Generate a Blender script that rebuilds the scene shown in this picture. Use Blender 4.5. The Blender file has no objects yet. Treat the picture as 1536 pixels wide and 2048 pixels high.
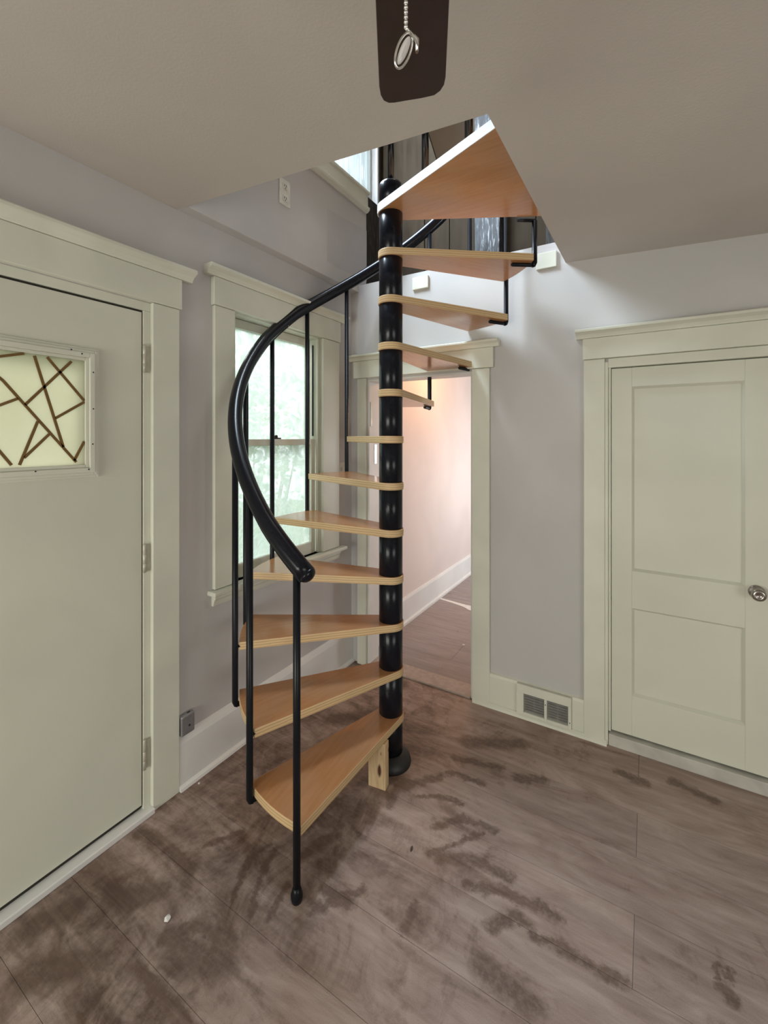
import bpy, bmesh, math, random
from mathutils import Matrix, Vector, noise

scene = bpy.context.scene
C = scene.collection
random.seed(7)
R = math.radians

# ------------------------------------------------------------------ camera
# room frame: left wall is the plane x = 0, back wall the plane y = 0, floor z = 0
YAW = R(31.32)
cam_data = bpy.data.cameras.new('camera')
cam = bpy.data.objects.new('camera', cam_data)
C.objects.link(cam)
cam.location = (1.839, -2.567, 1.61)
cam.rotation_euler = (R(90), 0, YAW)
cam_data.sensor_fit = 'HORIZONTAL'
cam_data.sensor_width = 36.0
cam_data.lens = 868.0 / 1536.0 * 36.0
cam_data.shift_x = 0.0
cam_data.shift_y = -149.0 / 1536.0
cam_data.clip_start = 0.02
scene.camera = cam

# ------------------------------------------------------------------ world, lights, exposure
scene.view_settings.view_transform = 'Standard'
scene.view_settings.look = 'None'
scene.view_settings.gamma = 1.0
scene.view_settings.use_curve_mapping = False
scene.view_settings.exposure = 0.28

w = bpy.data.worlds.new('sky')
scene.world = w
w.use_nodes = True
bg = w.node_tree.nodes['Background']
bg.inputs[0].default_value = (0.86, 0.95, 1.0, 1)
bg.inputs[1].default_value = 2.0


def area(name, loc, target, sx, sy, power, col):
    ld = bpy.data.lights.new(name, 'AREA')
    ld.shape = 'RECTANGLE'
    ld.size, ld.size_y = sx, sy
    ld.energy = power
    ld.color = col
    o = bpy.data.objects.new(name, ld)
    C.objects.link(o)
    o.location = loc
    o.rotation_euler = (Vector(target) - Vector(loc)).to_track_quat('-Z', 'Y').to_euler()
    return o


# daylight of the upstairs window, above the stairwell
area('daylight_upstairs_window', (0.03, -0.76, 3.98), (1.0, -0.50, 3.55), 0.9, 0.85, 122, (0.74, 0.87, 1.0))
# daylight outside the small window in the left wall, high up over the shrub
area('daylight_left_window', (-1.5, -0.72, 3.5), (0.0, -0.72, 1.5), 1.2, 1.2, 60, (0.95, 1.0, 0.96))
# fill from behind the camera: unseen windows, set low so walls dim upward
area('daylight_front_fill', (0.85, -4.62, 1.05), (1.7, 0.0, 0.45), 1.6, 1.0, 40, (1.0, 0.965, 0.83))
area('added_right_fill', (4.35, -2.9, 1.05), (0.0, -1.6, 0.6), 1.6, 1.0, 14, (1.0, 0.94, 0.82))  # added fill lamp; no window is known in the right wall
# daylight at the far side of the hall, and its warm ceiling bulb
area('daylight_hall_window', (1.68, 2.25, 1.25), (0.0, 2.3, 1.35), 0.9, 1.2, 26, (0.93, 0.96, 1.0))


def bulb(name, loc, power, col, r):
    ld = bpy.data.lights.new(name, 'POINT')
    ld.energy = power
    ld.color = col
    ld.shadow_soft_size = r
    o = bpy.data.objects.new(name, ld)
    C.objects.link(o)
    o.location = loc


bulb('hall_bulb', (0.55, 1.25, 2.40), 17, (1.0, 0.52, 0.20), 0.06)
bulb('upstairs_bulb', (1.3, -0.6, 4.5), 6, (1.0, 0.86, 0.66), 0.06)


# ------------------------------------------------------------------ materials
def new_mat(name):
    m = bpy.data.materials.new(name)
    m.use_nodes = True
    nt = m.node_tree
    return m, nt, nt.nodes['Principled BSDF']


def ramp(nt, fac, stops):
    n = nt.nodes.new('ShaderNodeValToRGB')
    nt.links.new(fac, n.inputs[0])
    e = n.color_ramp.elements
    while len(e) < len(stops):
        e.new(0.5)
    for el, (p, c) in zip(e, stops):
        el.position = p
        el.color = (*c, 1) if len(c) == 3 else c
    return n.outputs[0]


def tex_noise(nt, vec, scale, detail=4, rough=0.55, dist=0.0):
    n = nt.nodes.new('ShaderNodeTexNoise')
    n.inputs['Scale'].default_value = scale
    n.inputs['Detail'].default_value = detail
    n.inputs['Roughness'].default_value = rough
    n.inputs['Distortion'].default_value = dist
    nt.links.new(vec, n.inputs['Vector'])
    return n.outputs['Fac']


def position(nt):
    return nt.nodes.new('ShaderNodeNewGeometry').outputs['Position']


def mapping(nt, vec, scale, rot=(0, 0, 0)):
    n = nt.nodes.new('ShaderNodeMapping')
    n.inputs['Scale'].default_value = scale
    n.inputs['Rotation'].default_value = rot
    nt.links.new(vec, n.inputs['Vector'])
    return n.outputs[0]


def mix(nt, fac, a, b, mode='MIX'):
    n = nt.nodes.new('ShaderNodeMix')
    n.data_type = 'RGBA'
    n.blend_type = mode
    for sock, v in ((n.inputs[0], fac), (n.inputs[6], a), (n.inputs[7], b)):
        if hasattr(v, 'is_linked'):
            nt.links.new(v, sock)
        elif isinstance(v, (int, float)):
            sock.default_value = v
        else:
            sock.default_value = (*v, 1)
    return n.outputs[2]


def math_node(nt, op, a, b=None, clamp=False):
    n = nt.nodes.new('ShaderNodeMath')
    n.operation = op
    n.use_clamp = clamp
    for i, v in enumerate((a, b)):
        if v is None:
            continue
        if isinstance(v, (int, float)):
            n.inputs[i].default_value = v
        else:
            nt.links.new(v, n.inputs[i])
    return n.outputs[0]


def bump(nt, bsdf, height, strength, dist=0.01):
    n = nt.nodes.new('ShaderNodeBump')
    n.inputs['Strength'].default_value = strength
    n.inputs['Distance'].default_value = dist
    nt.links.new(height, n.inputs['Height'])
    nt.links.new(n.outputs[0], bsdf.inputs['Normal'])


def paint(name, col, rough=0.5, var=0.06, scale=2.2, bmp=0.12, tint=None):
    """brushed house paint: patchy tone, orange peel"""
    m, nt, b = new_mat(name)
    p = position(nt)
    n1 = tex_noise(nt, p, scale, 3, 0.5, 0.4)
    lo = tuple(c * (1 - var) for c in col)
    hi = tuple(min(1, c * (1 + var)) for c in col)
    c = ramp(nt, n1, [(0.38, lo), (0.62, hi)])
    if tint:
        n3 = tex_noise(nt, p, 1.1, 2, 0.5, 0.6)
        c = mix(nt, ramp(nt, n3, [(0.45, (0, 0, 0)), (0.6, (0.7, 0.7, 0.7))]), c, tint)
    nt.links.new(c, b.inputs['Base Color'])
    n2 = tex_noise(nt, p, 140, 3)
    bump(nt, b, n2, bmp, 0.002)
    b.inputs['Roughness'].default_value = rough
    b.inputs['Specular IOR Level'].default_value = 0.35
    return m


def simple(name, col, rough=0.5, metal=0.0, spec=0.5):
    m, nt, b = new_mat(name)
    p = position(nt)
    n = tex_noise(nt, p, 30, 3)
    c = ramp(nt, n, [(0.3, tuple(x * 0.88 for x in col)), (0.7, tuple(min(1, x * 1.1) for x in col))])
    nt.links.new(c, b.inputs['Base Color'])
    b.inputs['Roughness'].default_value = rough
    b.inputs['Metallic'].default_value = metal
    b.inputs['Specular IOR Level'].default_value = spec
    return m


M = {}
M['wall'] = paint('lavender grey wall paint', (0.520, 0.503, 0.497), 0.55, 0.05, 1.6, 0.2, tint=(0.497, 0.490, 0.475))
M['wall_patch'] = paint('touched up wall paint', (0.47, 0.455, 0.455), 0.6, 0.04)
M['ceiling'] = paint('warm grey ceiling paint', (0.53, 0.485, 0.445), 0.75, 0.04, 1.2, 0.3)
M['trim'] = paint('off white trim paint', (0.655, 0.66, 0.565), 0.42, 0.04, 3.0, 0.1)
M['door'] = paint('off white door paint', (0.635, 0.64, 0.545), 0.40, 0.035, 1.6, 0.08)
M['hall_wall'] = paint('pale pink hall paint', (0.66, 0.58, 0.54), 0.6, 0.04, 1.5, 0.15)
M['white_trim'] = paint('white base trim paint', (0.70, 0.70, 0.68), 0.45, 0.04, 3.0, 0.1)
M['attic'] = paint('beige attic plaster', (0.50, 0.42, 0.34), 0.8, 0.08)
M['gap'] = simple('dark joint', (0.03, 0.026, 0.02), 0.9)
M['black'] = simple('black gloss enamel', (0.005, 0.006, 0.010), 0.24, 0.0, 0.25)
M['guard'] = simple('black polished guard enamel', (0.006, 0.007, 0.010), 0.13, 0.0, 0.7)
M['black_rod'] = simple('black satin enamel', (0.006, 0.007, 0.010), 0.34, 0.0, 0.22)
M['cast'] = simple('black painted cast base', (0.014, 0.014, 0.015), 0.5)
M['blade'] = simple('dark brown fan blade', (0.028, 0.016, 0.014), 0.38)
M['bronze'] = simple('dark bronze fan metal', (0.03, 0.02, 0.016), 0.35, 0.7)
M['chrome'] = simple('bright nickel', (0.78, 0.78, 0.76), 0.18, 1.0)
M['knob'] = simple('aged nickel', (0.42, 0.40, 0.37), 0.25, 1.0)
M['grey_metal'] = simple('grey steel cover', (0.30, 0.30, 0.31), 0.42, 0.55)
M['grille'] = simple('grey pressed grille', (0.27, 0.27, 0.25), 0.5, 0.3)
M['came'] = simple('tarnished brass came', (0.20, 0.115, 0.035), 0.45, 0.35)
M['plastic'] = simple('ivory plastic', (0.68, 0.66, 0.60), 0.4)
M['joint'] = simple('dust filled joint', (0.42, 0.36, 0.32), 0.9)
M['slot'] = simple('dark slot', (0.02, 0.02, 0.02), 0.7)
M['crumb'] = simple('white plaster crumb', (0.75, 0.73, 0.70), 0.8)
M['leaf'] = simple('mid green leaf', (0.16, 0.30, 0.07), 0.5)
M['bark'] = simple('brown stem', (0.10, 0.07, 0.05), 0.8)
M['lawn'] = simple('grass ground', (0.14, 0.22, 0.07), 0.9)
M['lit_edge'] = simple('window-lit landing edge', (0.80, 0.81, 0.82), 0.45)  # window light on the landing edge, put into the colour
M['hinge'] = simple('painted over hinge', (0.50, 0.48, 0.40), 0.4, 0.25)
M['sill_grey'] = paint('worn grey threshold paint', (0.50, 0.49, 0.44), 0.5, 0.1, 9.0)
M['saddle'] = simple('dusty taupe saddle', (0.40, 0.34, 0.30), 0.7)


def wood_top():
    m, nt, b = new_mat('tan laminated tread face')
    tc = nt.nodes.new('ShaderNodeTexCoord').outputs['Object']
    v = mapping(nt, tc, (6, 60, 6))
    n = tex_noise(nt, v, 1.0, 5, 0.6, 0.5)
    n2 = tex_noise(nt, tc, 5.0, 3, 0.5)
    c1 = ramp(nt, n, [(0.3, (0.42, 0.195, 0.080)), (0.7, (0.50, 0.245, 0.108))])
    c = mix(nt, ramp(nt, n2, [(0.42, (0, 0, 0)), (0.7, (0.45, 0.45, 0.45))]), c1, (0.45, 0.26, 0.15))
    nt.links.new(c, b.inputs['Base Color'])
    b.inputs['Roughness'].default_value = 0.2
    return m


def ply_edge():
    m, nt, b = new_mat('plywood edge')
    tc = nt.nodes.new('ShaderNodeTexCoord').outputs['Object']
    wob = tex_noise(nt, mapping(nt, tc, (8, 8, 8)), 1.0, 3)
    sep = nt.nodes.new('ShaderNodeSeparateXYZ')
    nt.links.new(tc, sep.inputs[0])
    z = math_node(nt, 'ADD', math_node(nt, 'MULTIPLY', sep.outputs[2], 26.0), math_node(nt, 'MULTIPLY', wob, 0.25))
    fr = math_node(nt, 'FRACT', math_node(nt, 'MULTIPLY', z, 3.4))
    c = ramp(nt, fr, [(0.0, (0.62, 0.45, 0.25)), (0.42, (0.66, 0.48, 0.27)), (0.52, (0.47, 0.31, 0.15)), (0.80, (0.52, 0.35, 0.18)), (0.9, (0.62, 0.45, 0.25))])
    n = tex_noise(nt, mapping(nt, tc, (30, 30, 260)), 1.0, 3)
    c = mix(nt, ramp(nt, n, [(0.66, (0, 0, 0)), (0.74, (0.6, 0.6, 0.6))]), c, (0.25, 0.14, 0.06))
    nt.links.new(c, b.inputs['Base Color'])
    b.inputs['Roughness'].default_value = 0.5
    return m


def pine():
    m, nt, b = new_mat('raw pine block')
    tc = position(nt)
    v = mapping(nt, tc, (60, 60, 6))
    n = tex_noise(nt, v, 1.0, 4, 0.6, 0.6)
    c = ramp(nt, n, [(0.3, (0.50, 0.33, 0.17)), (0.6, (0.66, 0.50, 0.30)), (0.8, (0.70, 0.55, 0.36))])
    k = tex_noise(nt, mapping(nt, tc, (26, 26, 13)), 1.0, 2, 0.5, 0.3)
    c = mix(nt, ramp(nt, k, [(0.66, (0, 0, 0)), (0.72, (0.9, 0.9, 0.9))]), c, (0.10, 0.035, 0.02))
    kd = nt.nodes.new('ShaderNodeVectorMath')
    kd.operation = 'DISTANCE'
    nt.links.new(mapping(nt, tc, (42, 10, 13), (0, R(24), 0)), kd.inputs[0])
    kv = Matrix.Rotation(R(24), 3, 'Y') @ Vector((0.788 * 42, -0.882 * 10, 0.085 * 13))
    kd.inputs[1].default_value = kv
    kw = math_node(nt, 'ADD', kd.outputs['Value'], math_node(nt, 'MULTIPLY', n, 0.5))
    c = mix(nt, ramp(nt, kw, [(0.55, (1, 1, 1)), (0.75, (0, 0, 0))]), c, (0.075, 0.022, 0.014))
    nt.links.new(c, b.inputs['Base Color'])
    b.inputs['Roughness'].default_value = 0.7
    return m


def brown_boards():
    m, nt, b = new_mat('dark brown boards')
    p = position(nt)
    n = tex_noise(nt, mapping(nt, p, (18, 18, 2.2)), 1.0, 4, 0.6, 0.4)
    n2 = tex_noise(nt, p, 2.2, 3)
    c = ramp(nt, n, [(0.3, (0.026, 0.018, 0.011)), (0.7, (0.048, 0.035, 0.023))])
    c = mix(nt, ramp(nt, n2, [(0.4, (0, 0, 0)), (0.65, (0.5, 0.5, 0.5))]), c, (0.055, 0.042, 0.029))
    nt.links.new(c, b.inputs['Base Color'])
    b.inputs['Roughness'].default_value = 0.85
    b.inputs['Specular IOR Level'].default_value = 0.12
    return m


def weathered():
    m, nt, b = new_mat('weathered dark stud')
    p = position(nt)
    n = tex_noise(nt, mapping(nt, p, (55, 55, 7)), 1.0, 5, 0.7, 0.8)
    c = ramp(nt, n, [(0.40, (0.022, 0.022, 0.024)), (0.56, (0.06, 0.065, 0.07)), (0.64, (0.30, 0.32, 0.34)), (0.72, (0.55, 0.57, 0.58))])
    nt.links.new(c, b.inputs['Base Color'])
    b.inputs['Roughness'].default_value = 0.65
    bump(nt, b, n, 0.6, 0.004)
    return m


def dark_timber():
    m, nt, b = new_mat('rough black brown timber')
    p = position(nt)
    n = tex_noise(nt, mapping(nt, p, (70, 70, 9)), 1.0, 5, 0.7, 0.6)
    c = ramp(nt, n, [(0.45, (0.014, 0.012, 0.011)), (0.68, (0.06, 0.05, 0.042)), (0.8, (0.20, 0.18, 0.16))])
    nt.links.new(c, b.inputs['Base Color'])
    b.inputs['Roughness'].default_value = 0.75
    bump(nt, b, n, 0.6, 0.004)
    return m


M['tread'] = wood_top()
M['ply'] = ply_edge()
M['pine'] = pine()
M['boards'] = brown_boards()
M['weathered'] = weathered()
M['timber'] = dark_timber()

# wiped marks in the floor dust, traced in floor metres
WIPES = [
    [(0.961, -0.821), (1.059, -0.769), (1.148, -0.754), 0.018], [(1.084, -0.929), (1.173, -0.82), 0.022], [(1.164, -0.825), (1.299, -0.812), 0.022],
    [(1.117, -1.047), (1.259, -0.849), 0.016], [(1.162, -1.031), (1.308, -0.966), (1.4, -0.975), 0.032], [(1.281, -1.079), (1.403, -1.034), (1.571, -1.013), 0.026],
    [(1.404, -1.154), (1.459, -1.081), 0.03], [(1.438, -1.098), (1.504, -1.097), 0.02], [(0.869, -0.931), (0.86, -0.826), (1.0, -0.663), 0.026],
    [(1.524, -1.115), (1.642, -1.106), (1.778, -1.103), 0.022], [(1.157, -1.321), (1.158, -1.232), 0.022], [(1.413, -1.283), (1.55, -1.301), 0.05],
    [(1.307, -0.485), (1.421, -0.433), 0.03], [(1.72, -0.198), (1.823, -0.206), 0.03], [(1.942, -0.133), (2.089, -0.158), 0.03],
    [(2.030, -0.961), (2.050, -0.984), 0.024], [(2.022, -0.905), (2.018, -0.935), 0.012], [(2.046, -0.905), (2.05, -0.93), 0.012],
    [(0.51, -1.731), (0.578, -1.661), (0.684, -1.646), 0.035], [(0.582, -1.742), (0.723, -1.69), 0.06], [(0.514, -1.83), (0.636, -1.825), (0.751, -1.825), 0.02],
    [(0.269, -1.754), (0.364, -1.667), 0.05], [(0.113, -1.957), (0.153, -1.843), 0.05], [(0.603, -1.551), (0.535, -1.425), (0.563, -1.336), 0.013],
    [(0.698, -1.557), (0.633, -1.453), (0.595, -1.341), 0.015], [(0.75, -1.517), (0.731, -1.414), 0.015], [(0.699, -1.313), (0.735, -1.207), 0.03],
    [(0.245, -1.554), (0.374, -1.556), 0.035], [(0.07, -1.573), (0.181, -1.556), 0.03], [(0.245, -2.015), (0.37, -1.903), 0.06],
    [(0.862, -1.43), (0.971, -1.288), 0.022], [(0.857, -1.357), (0.962, -1.351), 0.025], [(0.352, -1.465), (0.418, -1.361), 0.018],
    [(1.02, -0.38), (1.26, -0.25), 0.05], [(1.0, -0.52), (1.22, -0.47), 0.028], [(1.02, -0.62), (1.18, -0.60), 0.02], [(0.30, -0.60), (0.50, -0.42), 0.06],
]


def floor_mat():
    m, nt, b = new_mat('dusty brown wood plank')
    L = nt.links
    p = position(nt)
    # wobble the coordinates so that the wiped marks have ragged edges
    nz = nt.nodes.new('ShaderNodeTexNoise')
    nz.inputs['Scale'].default_value = 22
    nz.inputs['Detail'].default_value = 6
    nz.inputs['Roughness'].default_value = 0.7
    L.new(p, nz.inputs['Vector'])
    off = nt.nodes.new('ShaderNodeVectorMath')
    off.operation = 'MULTIPLY_ADD'
    L.new(nz.outputs['Color'], off.inputs[0])
    off.inputs[1].default_value = (0.085, 0.085, 0)
    off.inputs[2].default_value = (-0.0425, -0.0425, 0)
    add = nt.nodes.new('ShaderNodeVectorMath')
    add.operation = 'ADD'
    L.new(p, add.inputs[0])
    L.new(off.outputs[0], add.inputs[1])
    flat = nt.nodes.new('ShaderNodeVectorMath')
    flat.operation = 'MULTIPLY'
    L.new(add.outputs[0], flat.inputs[0])
    flat.inputs[1].default_value = (1, 1, 0)
    q = flat.outputs[0]
    wipe = None
    for s in WIPES:
        wd = s[-1]
        pts = s[:-1]
        for a, c in zip(pts[:-1], pts[1:]):
            d = (c[0] - a[0], c[1] - a[1])
            l2 = d[0] ** 2 + d[1] ** 2
            sub = nt.nodes.new('ShaderNodeVectorMath'); sub.operation = 'SUBTRACT'
            L.new(q, sub.inputs[0]); sub.inputs[1].default_value = (a[0], a[1], 0)
            dot = nt.nodes.new('ShaderNodeVectorMath'); dot.operation = 'DOT_PRODUCT'
            L.new(sub.outputs[0], dot.inputs[0]); dot.inputs[1].default_value = (d[0] / l2, d[1] / l2, 0)
            t = math_node(nt, 'ADD', dot.outputs['Value'], 0.0, True)
            ma = nt.nodes.new('ShaderNodeVectorMath'); ma.operation = 'MULTIPLY_ADD'
            cmb = nt.nodes.new('ShaderNodeCombineXYZ')
            for i in range(3):
                L.new(t, cmb.inputs[i])
            L.new(cmb.outputs[0], ma.inputs[0]); ma.inputs[1].default_value = (d[0], d[1], 0); ma.inputs[2].default_value = (a[0], a[1], 0)
            dist = nt.nodes.new('ShaderNodeVectorMath'); dist.operation = 'DISTANCE'
            L.new(q, dist.inputs[0]); L.new(ma.outputs[0], dist.inputs[1])
            v = math_node(nt, 'DIVIDE', dist.outputs['Value'], wd)
            wipe = v if wipe is None else math_node(nt, 'MINIMUM', wipe, v)
    wmask = ramp(nt, math_node(nt, 'MULTIPLY', wipe, 0.5), [(0.22, (1, 1, 1)), (0.60, (0, 0, 0))])
    # broad and fine dust
    n_big = tex_noise(nt, p, 1.5, 3, 0.5, 0.7)
    n_sw = tex_noise(nt, mapping(nt, p, (2.2, 7.0, 1)), 1.3, 6, 0.62, 1.2)
    n_sw2 = tex_noise(nt, mapping(nt, p, (4.2, 2.4, 1), (0, 0, 0.6)), 1.0, 7, 0.66, 3.2)
    n_fine = tex_noise(nt, p, 60, 4, 0.7)
    n_grit = tex_noise(nt, p, 420, 2, 0.7)
    d = math_node(nt, 'ADD', math_node(nt, 'MULTIPLY', n_big, 0.7), math_node(nt, 'MULTIPLY', n_sw, 0.6))
    d = math_node(nt, 'ADD', d, math_node(nt, 'MULTIPLY', n_sw2, 0.95))
    d = math_node(nt, 'ADD', d, math_node(nt, 'MULTIPLY', n_fine, 0.28))
    # the dust thins out towards the left, where the door is used, and round the stair foot
    sep = nt.nodes.new('ShaderNodeSeparateXYZ')
    L.new(p, sep.inputs[0])
    gx = math_node(nt, 'MULTIPLY', math_node(nt, 'SUBTRACT', sep.outputs[0], 0.95), 0.16)
    gx = math_node(nt, 'MAXIMUM', math_node(nt, 'MINIMUM', gx, 0.14), -0.14)
    d = math_node(nt, 'ADD', d, gx)
    d = math_node(nt, 'ADD', d, math_node(nt, 'MULTIPLY', math_node(nt, 'GREATER_THAN', sep.outputs[1], 0.1), 0.3))
    dust = ramp(nt, math_node(nt, 'MULTIPLY', d, 0.5), [(0.48, (0, 0, 0)), (0.66, (1, 1, 1))])
    dust = math_node(nt, 'MULTIPLY', dust, math_node(nt, 'SUBTRACT', 1.0, math_node(nt, 'MULTIPLY', math_node(nt, 'MULTIPLY', wmask, 0.82), ramp(nt, n_fine, [(0.30, (0.60, 0.60, 0.60)), (0.55, (1, 1, 1))]))))
    # wood below
    grain = tex_noise(nt, mapping(nt, p, (3, 45, 1)), 1.0, 5, 0.65, 0.5)
    wood = ramp(nt, grain, [(0.3, (0.085, 0.050, 0.035)), (0.7, (0.165, 0.105, 0.078))])
    oi = nt.nodes.new('ShaderNodeObjectInfo')
    tone = ramp(nt, oi.outputs['Random'], [(0.0, (0.90, 0.89, 0.88)), (1.0, (1.08, 1.06, 1.05))])
    wood = mix(nt, 1.0, wood, tone, 'MULTIPLY')
    dcol = ramp(nt, n_sw, [(0.35, (0.315, 0.228, 0.195)), (0.65, (0.445, 0.352, 0.310))])
    dcol = mix(nt, 1.0, dcol, tone, 'MULTIPLY')
    dcol = mix(nt, math_node(nt, 'MULTIPLY', math_node(nt, 'GREATER_THAN', sep.outputs[1], 0.1), 0.8), dcol, (0.36, 0.33, 0.33))
    c = mix(nt, dust, wood, dcol)
    c = mix(nt, ramp(nt, n_grit, [(0.3, (0.30, 0.30, 0.30)), (0.7, (0, 0, 0))]), c, (0.10, 0.075, 0.06))
    n_str = tex_noise(nt, mapping(nt, p, (1.6, 16, 1), (0, 0, 0.12)), 1.0, 6, 0.7, 1.6)
    c = mix(nt, 1.0, c, ramp(nt, n_str, [(0.34, (0.84, 0.83, 0.82)), (0.60, (1.06, 1.06, 1.06))]), 'MULTIPLY')
    L.new(c, b.inputs['Base Color'])
    rr = math_node(nt, 'ADD', math_node(nt, 'MULTIPLY', dust, 0.25), 0.5)
    L.new(rr, b.inputs['Roughness'])
    b.inputs['Specular IOR Level'].default_value = 0.3
    bump(nt, b, n_grit, 0.15, 0.001)
    return m


M['floor'] = floor_mat()


def dirty_glass(name, film, clear, tint=(1, 1, 1), scale=5.0):
    """old window pane under a dusty film that daylight shines through"""
    m = bpy.data.materials.new(name)
    m.use_nodes = True
    nt = m.node_tree
    nt.nodes.remove(nt.nodes['Principled BSDF'])
    out = nt.nodes['Material Output']
    tr = nt.nodes.new('ShaderNodeBsdfTranslucent')
    df = nt.nodes.new('ShaderNodeBsdfDiffuse')
    tp = nt.nodes.new('ShaderNodeBsdfTransparent')
    gl = nt.nodes.new('ShaderNodeBsdfGlossy')
    gl.inputs['Roughness'].default_value = 0.06
    tr.inputs[0].default_value = (*tint, 1)
    df.inputs[0].default_value = (*(0.8 * t for t in tint), 1)
    a = nt.nodes.new('ShaderNodeMixShader'); a.inputs[0].default_value = 0.3
    nt.links.new(tr.outputs[0], a.inputs[1]); nt.links.new(df.outputs[0], a.inputs[2])
    n = tex_noise(nt, position(nt), scale, 6, 0.65, 1.0)
    f = ramp(nt, n, [(0.40, (clear,) * 3), (0.60, (film,) * 3)])
    bmix = nt.nodes.new('ShaderNodeMixShader')
    nt.links.new(f, bmix.inputs[0])
    nt.links.new(tp.outputs[0], bmix.inputs[1]); nt.links.new(a.outputs[0], bmix.inputs[2])
    c = nt.nodes.new('ShaderNodeMixShader'); c.inputs[0].default_value = 0.05
    nt.links.new(bmix.outputs[0], c.inputs[1]); nt.links.new(gl.outputs[0], c.inputs[2])
    nt.links.new(c.outputs[0], out.inputs[0])
    return m


M['glass'] = dirty_glass('dusty window glass', 0.93, 0.45, (0.77, 0.84, 0.79), 11.0)
M['glass_cream'] = dirty_glass('cream frosted door glass', 0.97, 0.92, (0.72, 0.69, 0.55), 2.0)
M['glass_up'] = dirty_glass('clear upstairs glass', 0.25, 0.10)
M['curtain'] = dirty_glass('thin white curtain cloth', 0.98, 0.95, (0.50, 0.56, 0.60), 3.0)


def clear_acrylic():
    m, nt, b = new_mat('clear acrylic fob')
    b.inputs['Base Color'].default_value = (0.95, 0.93, 0.92, 1)
    b.inputs['Roughness'].default_value = 0.08
    b.inputs['Transmission Weight'].default_value = 0.6
    return m


M['acrylic'] = clear_acrylic()


# ------------------------------------------------------------------ mesh helpers
def box(bm, x0, x1, y0, y1, z0, z1, mi=0):
    vs = [bm.verts.new((x, y, z)) for z in (z0, z1) for y in (y0, y1) for x in (x0, x1)]
    for f in ((0, 2, 3, 1), (4, 5, 7, 6), (0, 1, 5, 4), (2, 6, 7, 3), (0, 4, 6, 2), (1, 3, 7, 5)):
        bm.faces.new([vs[i] for i in f]).material_index = mi


def prism(bm, poly, z0, z1, mi=0, mi_side=None):
    """vertical prism over a counter-clockwise polygon; z may be a function of x, y"""
    g = lambda z, p: z(p[0], p[1]) if callable(z) else z
    a = [bm.verts.new((p[0], p[1], g(z0, p))) for p in poly]
    b = [bm.verts.new((p[0], p[1], g(z1, p))) for p in poly]
    bm.faces.new(a[::-1]).material_index = mi
    bm.faces.new(b).material_index = mi
    n = len(poly)
    for i in range(n):
        j = (i + 1) % n
        bm.faces.new((a[i], a[j], b[j], b[i])).material_index = mi if mi_side is None else mi_side


def extrude_profile(bm, prof, axis, a0, a1, mi=0):
    """prof: (u, z) points; axis 'y': u is x and it runs along y; axis 'x': u is y and it runs along x"""
    def mk(a):
        return [bm.verts.new((u, a, z) if axis == 'y' else (a, u, z)) for u, z in prof]
    A, B = mk(a0), mk(a1)
    n = len(prof)
    for i in range(n):
        j = (i + 1) % n
        bm.faces.new((A[i], A[j], B[j], B[i])).material_index = mi
    bm.faces.new(A[::-1]).material_index = mi
    bm.faces.new(B).material_index = mi
    bmesh.ops.recalc_face_normals(bm, faces=bm.faces[:])


def tube(bm, pts, r, seg=12, cap=True, up=None, flat=1.0):
    rings = []
    n = len(pts)
    pts = [Vector(p) for p in pts]
    ref = None
    for i, p in enumerate(pts):
        t = (pts[min(i + 1, n - 1)] - pts[max(i - 1, 0)]).normalized()
        if ref is None:
            ref = Vector((0, 0, 1)) if abs(t.z) < 0.9 else Vector((1, 0, 0))
        a = (ref - t * ref.dot(t)).normalized()
        b = t.cross(a)
        ref = a
        rr = r[i] if isinstance(r, (list, tuple)) else r
        rings.append([bm.verts.new(p + (a * math.cos(2 * math.pi * k / seg) * flat + b * math.sin(2 * math.pi * k / seg)) * rr) for k in range(seg)])
    for A, B in zip(rings[:-1], rings[1:]):
        for k in range(seg):
            f = bm.faces.new((A[k], A[(k + 1) % seg], B[(k + 1) % seg], B[k]))
            f.smooth = True
    if cap:
        bm.faces.new(rings[0][::-1])
        bm.faces.new(rings[-1])


def lathe(bm, prof, cx, cy, seg=32, z_off=0.0, mi=0):
    rings = []
    for r, z in prof:
        rings.append([bm.verts.new((cx + r * math.cos(2 * math.pi * k / seg), cy + r * math.sin(2 * math.pi * k / seg), z + z_off)) for k in range(seg)])
    for A, B in zip(rings[:-1], rings[1:]):
        for k in range(seg):
            f = bm.faces.new((A[k], A[(k + 1) % seg], B[(k + 1) % seg], B[k]))
            f.smooth = True
            f.material_index = mi
    bm.faces.new(rings[0][::-1])
    bm.faces.new(rings[-1])


def obj(name, bm, mats, parent=None, bevel=0.0, autosmooth=False):
    me = bpy.data.meshes.new(name)
    bmesh.ops.recalc_face_normals(bm, faces=bm.faces[:])
    bm.to_mesh(me)
    bm.free()
    for m in (mats if isinstance(mats, (list, tuple)) else [mats]):
        me.materials.append(M[m] if isinstance(m, str) else m)
    o = bpy.data.objects.new(name, me)
    C.objects.link(o)
    attach(o, parent)
    if bevel:
        md = o.modifiers.new('edge', 'BEVEL')
        md.width = bevel
        md.segments = 2
        md.limit_method = 'ANGLE'
    return o


def attach(o, parent):
    if parent is not None:
        loc = Vector((0, 0, 0))
        q = parent
        while q is not None:
            loc += q.location
            q = q.parent
        o.parent = parent
        # meshes are laid out in room coordinates
        o.location = o.location - loc


def boxes(name, lst, mats, parent=None, bevel=0.0):
    bm = bmesh.new()
    for b in lst:
        box(bm, *b)
    return obj(name, bm, mats, parent, bevel)


def tag(o, label, cat, group=None):
    o['label'] = label
    o['category'] = cat
    if group:
        o['group'] = group
    return o


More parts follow.
